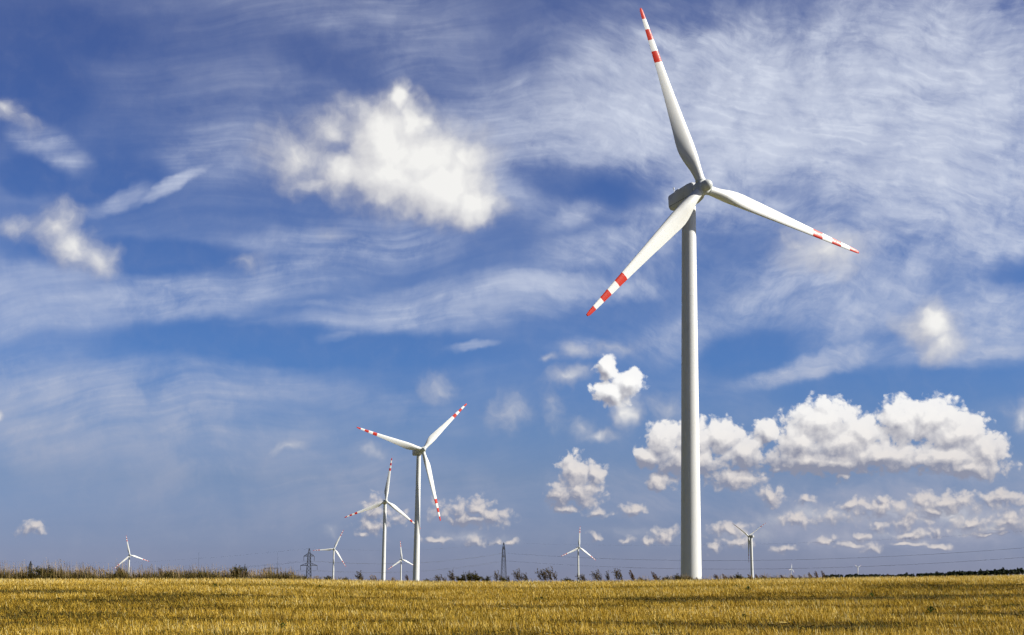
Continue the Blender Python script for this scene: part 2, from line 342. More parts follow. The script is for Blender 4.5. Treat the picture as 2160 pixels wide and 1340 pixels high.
M_HUB = material('grey_white_hub_paint', paint((0.66, 0.68, 0.66), (0.46, 0.48, 0.45), 0.6))
M_NAC = material('weathered_nacelle_shell', paint((0.66, 0.67, 0.69), (0.44, 0.43, 0.40), 0.6))
M_DARK = material('dark_rubber_seal', paint((0.05, 0.05, 0.055), (0.03, 0.03, 0.03), 0.5, 0.6))
M_STEEL = material('dull_galvanised_steel', lambda h: principled(h, h.mix(h.noise(h.new('ShaderNodeTexCoord').outputs['Object'], 0.8, 3), (0.025, 0.027, 0.03), (0.05, 0.05, 0.055)), 0.6, 0.3))
M_WIRE = material('aluminium_cable', lambda h: principled(h, (0.06, 0.065, 0.07), 0.6, 0.3))
M_INS = material('brown_glazed_insulator', lambda h: principled(h, (0.05, 0.035, 0.03), 0.3, 0.5))
M_RUST = material('rusty_steel', lambda h: principled(h, h.mix(h.noise(h.new('ShaderNodeTexCoord').outputs['Object'], 1.5, 4), (0.08, 0.05, 0.03), (0.14, 0.10, 0.07)), 0.8, 0.2))

# ------------------------------------------------------------------ ground
def sstep(a, b, x):
    t = np.clip((x - a) / (b - a), 0, 1); return t * t * (3 - 2 * t)
_tab = rng.random((256, 256))
def vnoise(x, y):                                # smooth value noise, 0..1
    x = np.asarray(x, float); y = np.asarray(y, float)
    xi = np.floor(x).astype(int); yi = np.floor(y).astype(int); fx = x - xi; fy = y - yi
    fx = fx * fx * (3 - 2 * fx); fy = fy * fy * (3 - 2 * fy)
    g = lambda a, b: _tab[a & 255, b & 255]
    return (g(xi, yi) * (1 - fx) + g(xi + 1, yi) * fx) * (1 - fy) + (g(xi, yi + 1) * (1 - fx) + g(xi + 1, yi + 1) * fx) * fy
def fbm(x, y, o=4):
    s = 0; a = 0.5
    for k in range(o): s = s + a * vnoise(x * 2 ** k + 17 * k, y * 2 ** k + 31 * k); a *= 0.5
    return s / (1 - 0.5 ** o)
YC = 100.0                                       # the crest where the stubble field ends
CX = np.array([-400, 0, 250, 480, 700, 900, 1100, 1250, 1400, 1700, 1960, 2160, 2600]) ; CYP = np.array([1222, 1221, 1220, 1219.5, 1223, 1226, 1226, 1225.5, 1224, 1220, 1216, 1212.5, 1208])
FARY = np.array([0, YC, 112, 130, 200, 282, 400, 800, 1306, 2240, 2750, 3200, 5000, 10000, 14000, 60000], float)
FARZ = np.array([0, 0, -0.25, -.6, -1.6, -2.2, -3.5, -9, -12, -18, -26, -32, -30, -14, -6, -6], float)
def ground(x, y):
    x = np.asarray(x, float); y = np.asarray(y, float)
    px = 1080 + F * x / np.maximum(y, 25) / math.cos(TH)
    zc = EYE - (np.interp(np.clip(px, -400, 2600), CX, CYP) - 1228.0) / 3140.0 * YC - 0.20
    t = np.clip((y - 30) / (YC - 30), 0, 1)
    rise = zc * (t * (1.0 - 0.10 * t) / 0.90)
    near = rise + (fbm(x / 14 + 5, y / 7, 3) - 0.5) * 0.30 * sstep(28, 40, y) * (1 - sstep(80, 97, y)) + (fbm(x / 2.2, y / 1.6, 2) - 0.5) * 0.05
    k = 1 - sstep(YC, YC + 60, y)
    far = np.interp(y, FARY, FARZ)
    r = x / np.maximum(y, 1)
    ridge = (sstep(.06, .24, r) * 31 + np.clip((r - .2) / .16, 0, 1.6) * 12) * sstep(1600, 2900, y) * (1 - sstep(3600, 6000, y))
    roll = (fbm(x / 400 + 3, y / 400, 3) - 0.5) * np.clip((y - 400) / 600, 0, 1) * 5 * (1 - sstep(9000, 14000, y))
    plateau = sstep(.10, .16, r) * sstep(6000, 12000, y) * 48
    return near * k + far + ridge + plateau + roll * (y > 400)

def ground_mat(h):
    g = h.new('ShaderNodeNewGeometry').outputs['Position']
    sep = h.new('ShaderNodeSeparateXYZ'); h.l.new(g, sep.inputs[0])
    n1 = h.noise(g, 0.35, 6, 0.62); n2 = h.noise(g, 9.0, 5, 0.65); nb = h.noise(h.mapping(g, sc=(9, 2.2, 1)), 1.0, 4, 0.55)
    straw = h.mix(h.mr(n2, 0.35, 0.65), (0.10, 0.062, 0.010), (0.26, 0.16, 0.03))
    soil = h.mix(h.mr(n2, 0.3, 0.7), (0.05, 0.036, 0.010), (0.11, 0.09, 0.02))
    near = h.mix(h.mr(h.m('ADD', n1, h.m('MULTIPLY', nb, .6)), 0.65, 0.95), soil, straw)
    green = h.mix(h.noise(g, 0.004, 4), (0.07, 0.09, 0.025), (0.20, 0.16, 0.06))
    far = h.mr(sep.outputs[1], YC + 2, YC + 30)
    b = h.new('ShaderNodeBump'); b.inputs['Strength'].default_value = 0.7; b.inputs['Distance'].default_value = 0.06; h.l.new(n2, b.inputs['Height'])
    return principled(h, h.mix(far, near, green), 0.95, 0.1, b.outputs[0])
M_GROUND = material('stubble_soil', ground_mat)
def grid_mesh(name, xs_of_y, ys):
    ny = len(ys); nx = len(xs_of_y(ys[0])); X = np.stack([xs_of_y(y) for y in ys]); Y = np.repeat(np.array(ys)[:, None], nx, 1)
    Z = ground(X, Y); v = np.stack([X, Y, Z], -1).reshape(-1, 3)
    i = np.arange(ny * nx).reshape(ny, nx); f = np.stack([i[:-1, :-1], i[:-1, 1:], i[1:, 1:], i[1:, :-1]], -1).reshape(-1, 4)
    me = bpy.data.meshes.new(name); me.vertices.add(len(v)); me.vertices.foreach_set('co', v.ravel())
    me.loops.add(f.size); me.loops.foreach_set('vertex_index', f.ravel().astype(np.int32))
    me.polygons.add(len(f)); me.polygons.foreach_set('loop_start', np.arange(0, f.size, 4, dtype=np.int32))
    me.materials.append(M_GROUND); me.update(calc_edges=True); me.polygons.foreach_set('use_smooth', [True] * len(f))
    return link(bpy.data.objects.new(name, me))
ys = list(np.arange(-60, 20, 4.0)) + list(np.arange(20, 112, 0.5)) + list(np.geomspace(112, 60000, 170))
tt = np.linspace(-1, 1, 401)
gobj = grid_mesh('ground', lambda y: tt * np.abs(tt) ** 0.25 * max(90.0, abs(y) * 1.6 + 40), ys)
tag(gobj, kind='structure')

# ------------------------------------------------------------------ wind turbines
TILT = R(5.7)
def blade_mesh(name, Rr=40.0, pitch=0.0):
    rr = [0.035, 0.05, 0.07, 0.10, 0.13, 0.16, 0.19, 0.22, 0.26, 0.30, 0.36, 0.42, 0.5, 0.58, 0.64, 0.695, 0.757, 0.82, 0.88, 0.939, 0.965, 0.985, 0.996, 1.0]
    ch = np.interp(rr, [0, .05, .07, .10, .13, .16, .19, .22, .26, .30, .42, .5, .64, .76, .88, .96, .985, 1.0], [1.95, 1.95, 2.05, 2.35, 2.85, 3.35, 3.65, 3.8, 3.75, 3.5, 2.95, 2.55, 2.0, 1.6, 1.2, .9, .75, .45])
    tk = np.interp(rr, [0, .05, .10, .16, .22, .3, .5, 1.0], [1.0, 1.0, .80, .52, .36, .27, .20, .15])
    tw = np.interp(rr, [0, .1, .2, .35, .5, .75, 1.0], [16, 16, 14, 9, 5.5, 2, -0.5])
    bl = np.interp(rr, [0, .05, .13, .2], [0, 0, .7, 1.0])
    n = 28; v = []
    for r, c, t, a, b in zip(rr, ch, tk, tw, bl):
        a = R(a) + pitch
        for k in range(n):
            th = 2 * math.pi * k / n
            cx, cy = 0.5 * math.cos(th), 0.5 * math.sin(th)                    # round root
            xa = 0.5 * (1 - math.cos(th)); sgn = 1 if th < math.pi else -1      # aerofoil, x 0 at the leading edge
            yt = 5 * t * (0.2969 * math.sqrt(xa) - 0.126 * xa - 0.3516 * xa ** 2 + 0.2843 * xa ** 3 - 0.1036 * xa ** 4)
            ax, ay = 0.32 - xa, sgn * yt + 0.03 * (1 - (2 * xa - 0.8) ** 2)
            qx = (cx * (1 - b) + ax * b) * c; qy = (cy * (1 - b) + ay * b) * c
            # local: +X towards the leading edge, +Y upwind, Z out along the blade
            x = qx * math.cos(a) - qy * math.sin(a); y = qx * math.sin(a) + qy * math.cos(a)
            v.append((x, y, r * Rr))
    f = []; mi = []
    for i in range(len(rr) - 1):
        m = 0.5 * (rr[i] + rr[i + 1]); red = m > 0.939 or 0.82 < m < 0.88 or 0.695 < m < 0.757
        for k in range(n): f.append((i * n + k, i * n + (k + 1) % n, (i + 1) * n + (k + 1) % n, (i + 1) * n + k)); mi.append(int(red))
    f.append(tuple((len(rr) - 1) * n + k for k in range(n))); mi.append(1)
    me = bpy.data.meshes.new(name); me.from_pydata(v, [], f); me.materials.append(M_BLADE); me.materials.append(M_RED)
    me.polygons.foreach_set('material_index', mi); me.polygons.foreach_set('use_smooth', [True] * len(f)); me.update(); return me
BLADE = blade_mesh('blade'); BLADE_F = blade_mesh('feathered_blade', pitch=R(82))

def make_nacelle(root, Mx):
    # local frame of the nacelle: -Y is the nose direction, hub centre at the origin
    def sec(y, hw, zt, zb, cut, ct=0.25):
        return [(-hw + ct, y, zt), (hw - ct, y, zt), (hw, y, zt - ct), (hw, y, zb + cut), (hw - cut * .8, y, zb), (-hw + cut * .8, y, zb), (-hw, y, zb + cut), (-hw, y, zt - ct)]
    S_ = [sec(1.7, 1.30, 1.45, -1.35, .5), sec(2.0, 1.55, 1.72, -1.72, .6), (sec(3.5, 1.65, 1.85, -2.0, .7)), sec(7.0, 1.65, 1.85, -1.95, .7), sec(10.6, 1.62, 1.80, -1.5, .6), sec(11.0, 1.45, 1.62, -1.25, .5)]
    mb = MB(); v = [Mx @ Vector(p) for s in S_ for p in s]; n = 8
    f = [(i * n + k, i * n + (k + 1) % n, (i + 1) * n + (k + 1) % n, (i + 1) * n + k) for i in range(len(S_) - 1) for k in range(n)]
    f += [tuple(range(n))[::-1], tuple(40 + k for k in range(n))]
    mb.add(v, f); nac = mb.build('nacelle', [M_NAC], root)
    bm = bmesh.new(); bm.from_mesh(nac.data); bmesh.ops.recalc_face_normals(bm, faces=bm.faces); bmesh.ops.bevel(bm, geom=list(bm.edges), offset=0.07, segments=2, affect='EDGES'); bm.to_mesh(nac.data); bm.free()
    soft_edges(nac, 40)
    s = MB()                                     # raised joint strips of the shell
    for sx in (-1, 1): s.bar(Mx @ Vector((sx * 1.66, 2.3, -1.02)), Mx @ Vector((sx * 1.66, 10.4, -0.78)), 0.035)
    s.bar(Mx @ Vector((-1.25, 4.4, 1.87)), Mx @ Vector((1.25, 4.4, 1.87)), 0.03)
    s.build('joint_strip', [M_DARK], nac)
    c = MB(); c.box((0, 0, 0), (.95, .75, .30)); o = c.build('cooler_hatch', [M_NAC], nac)
    for q in o.data.vertices: q.co = Mx @ (Vector(q.co) + Vector((0, 8.4, 2.12)))
    bm = bmesh.new(); bm.from_mesh(o.data); bmesh.ops.bevel(bm, geom=list(bm.edges), offset=0.12, segments=2, affect='EDGES'); bm.to_mesh(o.data); bm.free()
    a = MB()
    for sx in (-.6, .6):
        a.bar(Mx @ Vector((sx, 9.9, 1.75)), Mx @ Vector((sx, 9.9, 3.1)), 0.045, n=6)
    a.bar(Mx @ Vector((-.6, 9.9, 2.75)), Mx @ Vector((.6, 9.9, 2.75)), 0.035, n=6)
    a.lathe([(.11, 0), (.13, .1), (.13, .42), (.05, .5)], Mx @ Matrix.Translation((-.6, 9.9, 2.95)), 10)
    a.lathe([(.09, 0), (.10, .1), (.10, .3), (.05, .36)], Mx @ Matrix.Translation((.6, 9.9, 2.95)), 10)
    a.build('wind_sensor', [M_BLADE], nac)
    return nac

def make_turbine(name, hubpx, L, psi, phi, label, r0=2.0, r1=1.25, lean=0.0, blade=None, group='wind turbines with red banded blades', cone=-1.5, tilt=TILT):
    P = at(*hubpx, L); psi = R(psi)
    gz = float(ground(P.x, P.y + 5))
    Rl = Matrix.Rotation(R(lean), 4, 'Y')
    Ht = P.z - gz - 2.2 - 5.6 * math.sin(tilt)
    Yaw = Matrix.Rotation(psi, 4, 'Z') @ Matrix.Rotation(-tilt, 4, 'X')  # nose is -Y, tipped up
    off = Yaw @ Vector((0, -5.6, 2.2))
    hub_local = Vector((0, 0, Ht)) + off
    B = P - Rl @ hub_local
    gz2 = float(ground(B.x, B.y)); Ht += (B.z - gz2) + 0.3; hub_local = Vector((0, 0, Ht)) + off; B = P - Rl @ hub_local
    root = empty(name, B); root.rotation_euler = (0, R(lean), 0)
    tag(root, label, 'wind turbine', group)
    t = MB(); prof = []
    for k in range(25):
        q = k / 24; prof.append((r0 + (r1 - r0) * (q ** 0.92), Ht * q))
    t.lathe(prof, Matrix.Identity(4), 64); tw = t.build('tower', [M_WHITE], root); soft_edges(tw, 50)
    for q in (0.27, 0.52, 0.765):
        rr = r0 + (r1 - r0) * q ** 0.92; z = Ht * q; fl = MB()
        fl.lathe([(rr + .001, z - .07), (rr + .012, z - .05), (rr + .012, z + .05), (rr + .001, z + .07)], Matrix.Identity(4), 64, cap=(False, False))
        soft_edges(fl.build('flange_ring', [M_WHITE], tw), 50)
    T = Matrix.Translation(hub_local) @ Yaw
    y = MB(); y.lathe([(r1 * .93, 0), (r1 * .90, .5), (r1 * 1.02, .62)], Matrix.Translation((0, 0, Ht)), 48); soft_edges(y.build('yaw_collar', [M_DARK], root))
    make_nacelle(root, T)
    # hub: barrel + cap, axis = -Y of the frame
    A = T @ Matrix.Rotation(R(90), 4, 'X')       # lathe Z -> -Y (nose)
    hb = MB(); hb.lathe([(1.25, -1.75), (1.42, -1.6), (1.56, -1.0), (1.60, -0.2), (1.56, .5), (1.40, .95), (1.16, 1.12), (1.12, 1.13)], A, 48)
    hub = soft_edges(hb.build('hub', [M_HUB], root), 40)
    cp = MB(); cp.lathe([(1.10, 1.10), (1.13, 1.2), (1.12, 1.55), (1.04, 1.95), (.86, 2.32), (.60, 2.58), (.30, 2.72), (.02, 2.76)], A, 40)
    soft_edges(cp.build('nose_cap', [M_HUB], hub), 50)
    for k in range(3):
        a = R(phi + lean) + k * 2 * math.pi / 3
        z = Vector((math.cos(a), 0, math.sin(a)))
        z = (z * math.cos(R(cone)) + Vector((0, -1, 0)) * math.sin(R(cone))).normalized()
        le = Vector((math.sin(a), 0, -math.cos(a)))     # leading edge: clockwise seen from the front
        yb = z.cross(le).normalized(); yb = yb if yb.y < 0 else -yb
        Mb = Matrix(((le.x, yb.x, z.x, 0), (le.y, yb.y, z.y, 0), (le.z, yb.z, z.z, 0), (0, 0, 0, 1)))
        b = link(bpy.data.objects.new('blade', blade or BLADE), root); b.matrix_local = T @ Mb
        c = MB(); c.lathe([(1.02, 1.30), (1.08, 1.42), (1.08, 1.62), (1.0, 1.72)], T @ Mb, 36)
        soft_edges(c.build('blade_collar', [M_HUB], hub))
    return root
TURB = [
 ('wind_turbine', (1482.4, 395.8), 281.9, 25.1, 105.9, 'largest wind turbine, its white tower rising through the right half of the picture', 2.1, 1.42, 0.90, None),
 ('wind_turbine', (892, 949), 794, 28, 44, 'second nearest wind turbine, dark nacelle pointing left, standing just right of a shorter one', 1.95, 1.2, 0.6, None),
 ('wind_turbine', (814, 1057), 1306, 12, 82, 'middle sized wind turbine whose lower right blade passes behind the neighbouring tower', 2.0, 1.4, 0.5, None),
 ('wind_turbine', (705, 1158), 2772, 14, 64, 'small wind turbine with one blade level, just right of the wide armed pylon', 2.0, 1.3, 0.2, None),
 ('wind_turbine', (848, 1180), 3198, 24, 94, 'small wind turbine low between the two left towers, one blade hidden by the taller tower', 2.0, 1.2, 0, None),
 ('wind_turbine', (1222, 1155), 2717, 20, 84, 'small wind turbine with one blade straight up, right of the narrow pylon', 2.0, 1.3, 0, None),
 ('wind_turbine', (1579, 1131), 2239, -146, 28, 'small wind turbine with thin feathered dark blades, just right of the largest tower', 2.4, 1.9, 0, BLADE_F),
 ('wind_turbine', (274, 1171), 2915, 24, 102, 'leftmost wind turbine, small and white above the weedy field edge', 2.0, 1.3, 0.2, None),
 ('wind_turbine', (1670, 1200), 10368, 40, 76, 'tiny wind turbine half hidden by brown weeds, right of the feathered one', 2.4, 1.8, 0, None),
 ('wind_turbine', (1810, 1197), 12086, 24, 26, 'tiny far wind turbine above the distant dark wood, rightmost of all', 2.6, 2.0, 0, None)]
for nm, hp, L, psi, phi, lab, r0, r1, lean, bl in TURB: make_turbine(nm, hp, L, psi, phi, lab, r0, r1, lean, bl)

# ------------------------------------------------------------------ stubble field (one mass nobody could count)
def quads_obj(name, V, cols, mat):
    """V: (n,4,3) quads, cols: (n,3) one colour each"""
    n = len(V); me = bpy.data.meshes.new(name)
    me.vertices.add(4 * n); me.vertices.foreach_set('co', V.reshape(-1).astype(np.float32))
    me.loops.add(4 * n); me.loops.foreach_set('vertex_index', np.arange(4 * n, dtype=np.int32))
    me.polygons.add(n); me.polygons.foreach_set('loop_start', np.arange(0, 4 * n, 4, dtype=np.int32))
    me.materials.append(mat); me.update(calc_edges=True)
    at_ = me.color_attributes.new('tint', 'FLOAT_COLOR', 'POINT')
    c = np.ones((n, 4, 4), np.float32); c[..., :3] = cols[:, None, :]; at_.data.foreach_set('color', c.reshape(-1))
    return link(bpy.data.objects.new(name, me))
def leafy(name, trans=0.3, rough=0.7, attr='tint'):
    def fn(h):
        a = h.new('ShaderNodeAttribute', attribute_name=attr).outputs['Color']
        t = h.new('ShaderNodeBsdfTranslucent'); h.l.new(a, t.inputs[0])
        m = h.new('ShaderNodeMixShader'); m.inputs[0].default_value = trans
        h.l.new(principled(h, a, rough, 0.15), m.inputs[1]); h.l.new(t.outputs[0], m.inputs[2]); return m.outputs[0]
    return material(name, fn)
M_STRAW = leafy('dry_straw', 0.30, 0.6)
M_LEAF = leafy('plant_leaves', 0.25, 0.7)
def blades(x, y, z, h, w, lean, yaw, bend=0.0):
    """tapering upright quads; lean = (n,2) horizontal offset of the tip"""
    d = np.stack([np.cos(yaw), np.sin(yaw), 0 * yaw], -1) * w[:, None] * .5
    b = np.stack([x, y, z - 0.03], -1); t = b + np.stack([lean[:, 0], lean[:, 1], h + .03], -1)
    return np.stack([b - d, b + d, t + d * .45, t - d * .45], 1)
def palette(u, stops):
    xs = [p for p, _ in stops]; return np.stack([np.interp(u, xs, [c[k] for _, c in stops]) for k in range(3)], -1)
def stubble():
    N = 520000
    y = 31 + (YC + 1.0 - 31) * rng.random(N) ** 0.95
    half = y * 0.368 + 7; x = (rng.random(N) * 2 - 1) * half
    y = np.round(y / 0.28) * 0.28 * .35 + y * .65                      # drilled rows run across the view
    ys = y + .16 * x; g1 = fbm(x / 8 + 40, ys / 2.4 + 3, 4); g2 = fbm(x / 1.3, ys / 0.7 + 9, 3); g3 = fbm(x / 26 + 9, ys / 5 + 50, 2)
    patch = sstep(0.46, 0.64, g1 * .58 + g2 * .24 + g3 * .18)           # weedy, shorter, darker patches
    edge = sstep(80, 97, y); patch = patch * (1 - .75 * edge)
    keep = rng.random(N) > patch * 0.38; x, y, patch, g2, edge = x[keep], y[keep], patch[keep], g2[keep], edge[keep]; n = len(x)
    z = ground(x, y)
    h = (0.06 + 0.155 * rng.random(n) ** 1.4) * (1 - .40 * patch) * (0.8 + .5 * g2) + edge * .06
    w = (0.011 + 0.014 * rng.random(n)) * (0.75 + y / 170)
    ln = np.stack([rng.normal(-.02, .065, n), rng.normal(0, .05, n)], -1)
    yaw = rng.random(n) * math.pi
    V = blades(x, y, z, h, w, ln, yaw)
    ly = rng.random(n) < .012; m = int(ly.sum()); a = rng.normal(0, .5, m); l = .05 + .13 * rng.random(m); zz = (z + .02 + .05 * rng.random(n))[ly]
    dx, dy = np.cos(a) * l, np.sin(a) * l; tx = rng.normal(0, .02, m); c0 = np.stack([x[ly], y[ly], zz], -1)
    e = np.stack([dx, dy, tx], -1); t = np.stack([0 * a, 0 * a, .008 + .007 * rng.random(m)], -1)
    V[ly] = np.stack([c0 - e - t, c0 + e - t, c0 + e + t, c0 - e + t], 1)                # straw lying across the stubble
    u = np.clip(rng.normal(.58, .24, n) + ly * .15 - patch * .54 + edge * .24 + (g2 - .5) * .8, 0, 1)
    c = palette(u, [(0, (.045, .030, .003)), (.2, (.155, .098, .007)), (.42, (.41, .255, .020)), (.7, (.70, .465, .062)), (.9, (.82, .61, .155)), (1, (.86, .73, .34))])
    gr = (rng.random(n) < .02 + .12 * patch)[:, None]
    c = np.where(gr, palette(rng.random(n), [(0, (.05, .07, .012)), (1, (.16, .17, .03))]), c)
    return tag(quads_obj('stubble', V, c, M_STRAW), 'golden cut cereal stubble covering the field in the foreground', 'stubble', kind='stuff')
stubble()

# rough grass along the field edge, beyond the crest
VPX = [-300, 0, 60, 100, 200, 300, 350, 480, 560, 620, 650, 780, 900, 1060, 1300, 1450, 1520, 1700, 1760, 2160, 2500]
VH = [.82, .80, .74, .82, .74, .78, .62, .60, .62, .50, .30, .26, .20, .22, .25, .36, .34, .36, .18, .08, .06]
def verge():
    N = 60000; px = rng.random(N) * 2600 - 220; y = YC - .4 + rng.random(N) ** 1.4 * 7
    x = (px - 1080) / F * y * math.cos(TH); z = ground(x, y)
    H = np.interp(px, VPX, VH); p = rng.random(N); keep = rng.random(N) < np.clip(H / .5, .25, 1); 
    clump = fbm(px / 26, y / 3, 3)
    h = H * (0.35 + .65 * rng.random(N) ** 1.3) * (.15 + 1.7 * clump ** 1.3)
    tall = p > .88; h = np.where(tall, H * (1.0 + .7 * rng.random(N)) * (.5 + clump), h) + (ground(x, YC + 0 * y) - z) * .5
    w = np.where(tall, .018, .022 + .03 * rng.random(N)); ln = np.stack([rng.normal(-.10, .10, N) * h, rng.normal(0, .06, N)], -1)
    V = blades(x, y, z, h, w, ln, rng.random(N) * math.pi)[keep]
    a = palette(rng.random(N), [(0, (.020, .022, .006)), (.35, (.06, .050, .012)), (.7, (.14, .105, .024)), (1, (.26, .19, .05))])
    b = palette(rng.random(N), [(0, (.26, .17, .07)), (1, (.50, .37, .18))])
    c = np.where(tall[:, None], b, a)[keep]
    return tag(quads_obj('verge_grass', V, c, M_LEAF), 'rough brown and green grass along the far edge of the field', 'grass', kind='stuff')
verge()

# ------------------------------------------------------------------ single plants of the field edge
M_STEM = material('woody_stem', lambda h: principled(h, h.mix(h.noise(h.new('ShaderNodeTexCoord').outputs['Object'], 14, 3), (.035, .025, .015), (.09, .065, .035)), .85, .15))
def mesh_quads(name, V, cols, mat):
    o = quads_obj(name, np.array(V), np.array(cols), mat); COL.objects.unlink(o); me = o.data; bpy.data.objects.remove(o); return me
def leaf_quad(p, size, asp, direc):
    d = Vector(direc).normalized(); u = d.orthogonal().normalized(); u = Matrix.Rotation(random.random() * 6.28, 3, d) @ u
    a = d * size * asp * .5; b = u * size * .5
    return [tuple(p - a), tuple(p + b), tuple(p + a), tuple(p - b)]
def grow(kind, seed):
    """unit-height plant (about 1 m): stems mesh and foliage mesh"""
    rs = random.Random(seed); random.seed(seed); st = MB(); L = []; C = []
    def leafcol(lo, hi): t = rs.random(); return tuple(a + (b - a) * t for a, b in zip(lo, hi))
    def branch(p, d, ln, r, depth, cb):
        n = 4; q = p.copy()
        for i in range(n):
            d = (d + Vector((rs.gauss(-.05, .09), rs.gauss(0, .09), rs.gauss(.03, .05)))).normalized(); q2 = q + d * ln / n
            st.bar(q, q2, r * (1 - i / n * .5), r * (1 - (i + 1) / n * .5), 4); cb(q2, d, (i + 1) / n, depth); q = q2
            if depth > 0 and i >= 1:
                for _ in range(2):
                    dd = (d + Vector((rs.gauss(0, .6), rs.gauss(0, .6), rs.gauss(.1, .3)))).normalized(); branch(q, dd, ln * .45, r * .5, depth - 1, cb)
    if kind in ('bush', 'sapling', 'weed_plume'): st.bar((-.22, 0, -.03), (.22, 0, -.03), .02); st.bar((0, -.2, -.035), (0, .2, -.035), .02)   # unseen bars just under the soil, added to tie the stems together
    if kind == 'bush':
        def cb(q, d, t, depth):
            for _ in range(5 if depth == 0 else 3):
                p = q + Vector((rs.gauss(0, .05), rs.gauss(0, .05), rs.gauss(0, .045)))
                L.append(leaf_quad(p, .045 + .03 * rs.random(), 1.5, (rs.gauss(0, 1), rs.gauss(0, 1), rs.gauss(.2, .6)))); C.append(leafcol((.026, .026, .007), (.13, .11, .026)))
        for k in range(11): branch(Vector((rs.gauss(0, .12), rs.gauss(0, .10), 0)), Vector((rs.gauss(-.05, .42), rs.gauss(0, .35), 1)).normalized(), .55 + .35 * rs.random(), .011, 1, cb)
    elif kind == 'sapling':
        def cb(q, d, t, depth):
            for _ in range(3 if depth == 0 else 1):
                p = q + Vector((rs.gauss(-.02, .04), rs.gauss(0, .04), rs.gauss(0, .035)))
                L.append(leaf_quad(p, .04 + .025 * rs.random(), 2.0, (rs.gauss(-.5, .7), rs.gauss(0, .7), rs.gauss(.5, .4)))); C.append(leafcol((.035, .026, .010), (.15, .105, .035)))
        for k in range(6): branch(Vector((rs.gauss(.08, .10), rs.gauss(0, .06), 0)), Vector((rs.gauss(-.50, .26), rs.gauss(0, .2), 1)).normalized(), .75 + .25 * rs.random(), .012, 1, cb)
    elif kind == 'weed_plume':
        for k in range(5):
            p = Vector((rs.gauss(0, .13), rs.gauss(0, .1), 0)); d = Vector((rs.gauss(-.30, .10), rs.gauss(0, .1), 1)).normalized(); ln = .65 + .4 * rs.random(); q = p.copy()
            for i in range(10):
                d = (d + Vector((-.045, rs.gauss(0, .03), 0))).normalized(); q2 = q + d * ln / 10; st.bar(q, q2, .010 * (1 - i / 14), .010 * (1 - (i + 1) / 14), 4); q = q2
                if i > 2:
                    wd = .055 * math.sin((i - 2) / 8.5 * 3.14) + .012
                    for _ in range(17):
                        pp = q + Vector((rs.gauss(0, wd), rs.gauss(0, wd), rs.gauss(0, .03)))
                        L.append(leaf_quad(pp, .028 + .015 * rs.random(), 2.4, (d.x + rs.gauss(0, .4), rs.gauss(0, .4), d.z))); C.append(leafcol((.045, .024, .010), (.17, .095, .035)))
    else:                                        # dry_grass_clump
        for k in range(46):
            p = Vector((rs.gauss(0, .16), rs.gauss(0, .12), 0)); ln = .5 + .5 * rs.random(); d = Vector((rs.gauss(-.12, .16), rs.gauss(0, .12), 1)).normalized(); q = p.copy()
            for i in range(4):
                q2 = q + d * ln / 4; d = (d + Vector((-.05 - .05 * rs.random(), 0, 0))).normalized(); st.bar(q, q2, .012 - i * .002, .010 - i * .002, 3); q = q2
            if rs.random() < .7:
                for _ in range(9):
                    pp = q + Vector((rs.gauss(0, .022), rs.gauss(0, .02), rs.gauss(-.04, .05)))
                    L.append(leaf_quad(pp, .034, 2.4, (rs.gauss(0, .3), rs.gauss(0, .3), 1))); C.append(leafcol((.22, .14, .07), (.42, .31, .18)))
            for _ in range(3):
                pp = p + Vector((rs.gauss(0, .06), rs.gauss(0, .05), .12 * rs.random() + .05)); L.append(leaf_quad(pp, .022, 9, (rs.gauss(-.1, .25), rs.gauss(0, .25), 1))); C.append(leafcol((.07, .06, .018), (.24, .18, .06)))
    me = bpy.data.meshes.new('stems'); me.from_pydata(st.v, [], st.f); me.materials.append(M_DRYSTEM if kind == 'dry_grass_clump' else M_STEM)
    return me, mesh_quads('foliage', L, C, M_LEAF)
M_DRYSTEM = material('dry_grass_stem', lambda h: principled(h, h.mix(h.noise(h.new('ShaderNodeTexCoord').outputs['Object'], 6, 3), (.13, .10, .04), (.36, .27, .13)), .8, .15))
KINDS = {k: [grow(k, 10 * i + s) for s in range(3)] for i, k in enumerate(('bush', 'sapling', 'weed_plume', 'dry_grass_clump'))}
GROUP = {'bush': 'bushes along the field edge', 'sapling': 'wind bent saplings along the field edge', 'weed_plume': 'brown plumed weeds along the field edge', 'dry_grass_clump': 'dry grass clumps along the field edge'}
CAT = {'bush': 'bush', 'sapling': 'sapling', 'weed_plume': 'weed', 'dry_grass_clump': 'grass clump'}
B_, S_, W_, D_ = 'bush', 'sapling', 'weed_plume', 'dry_grass_clump'
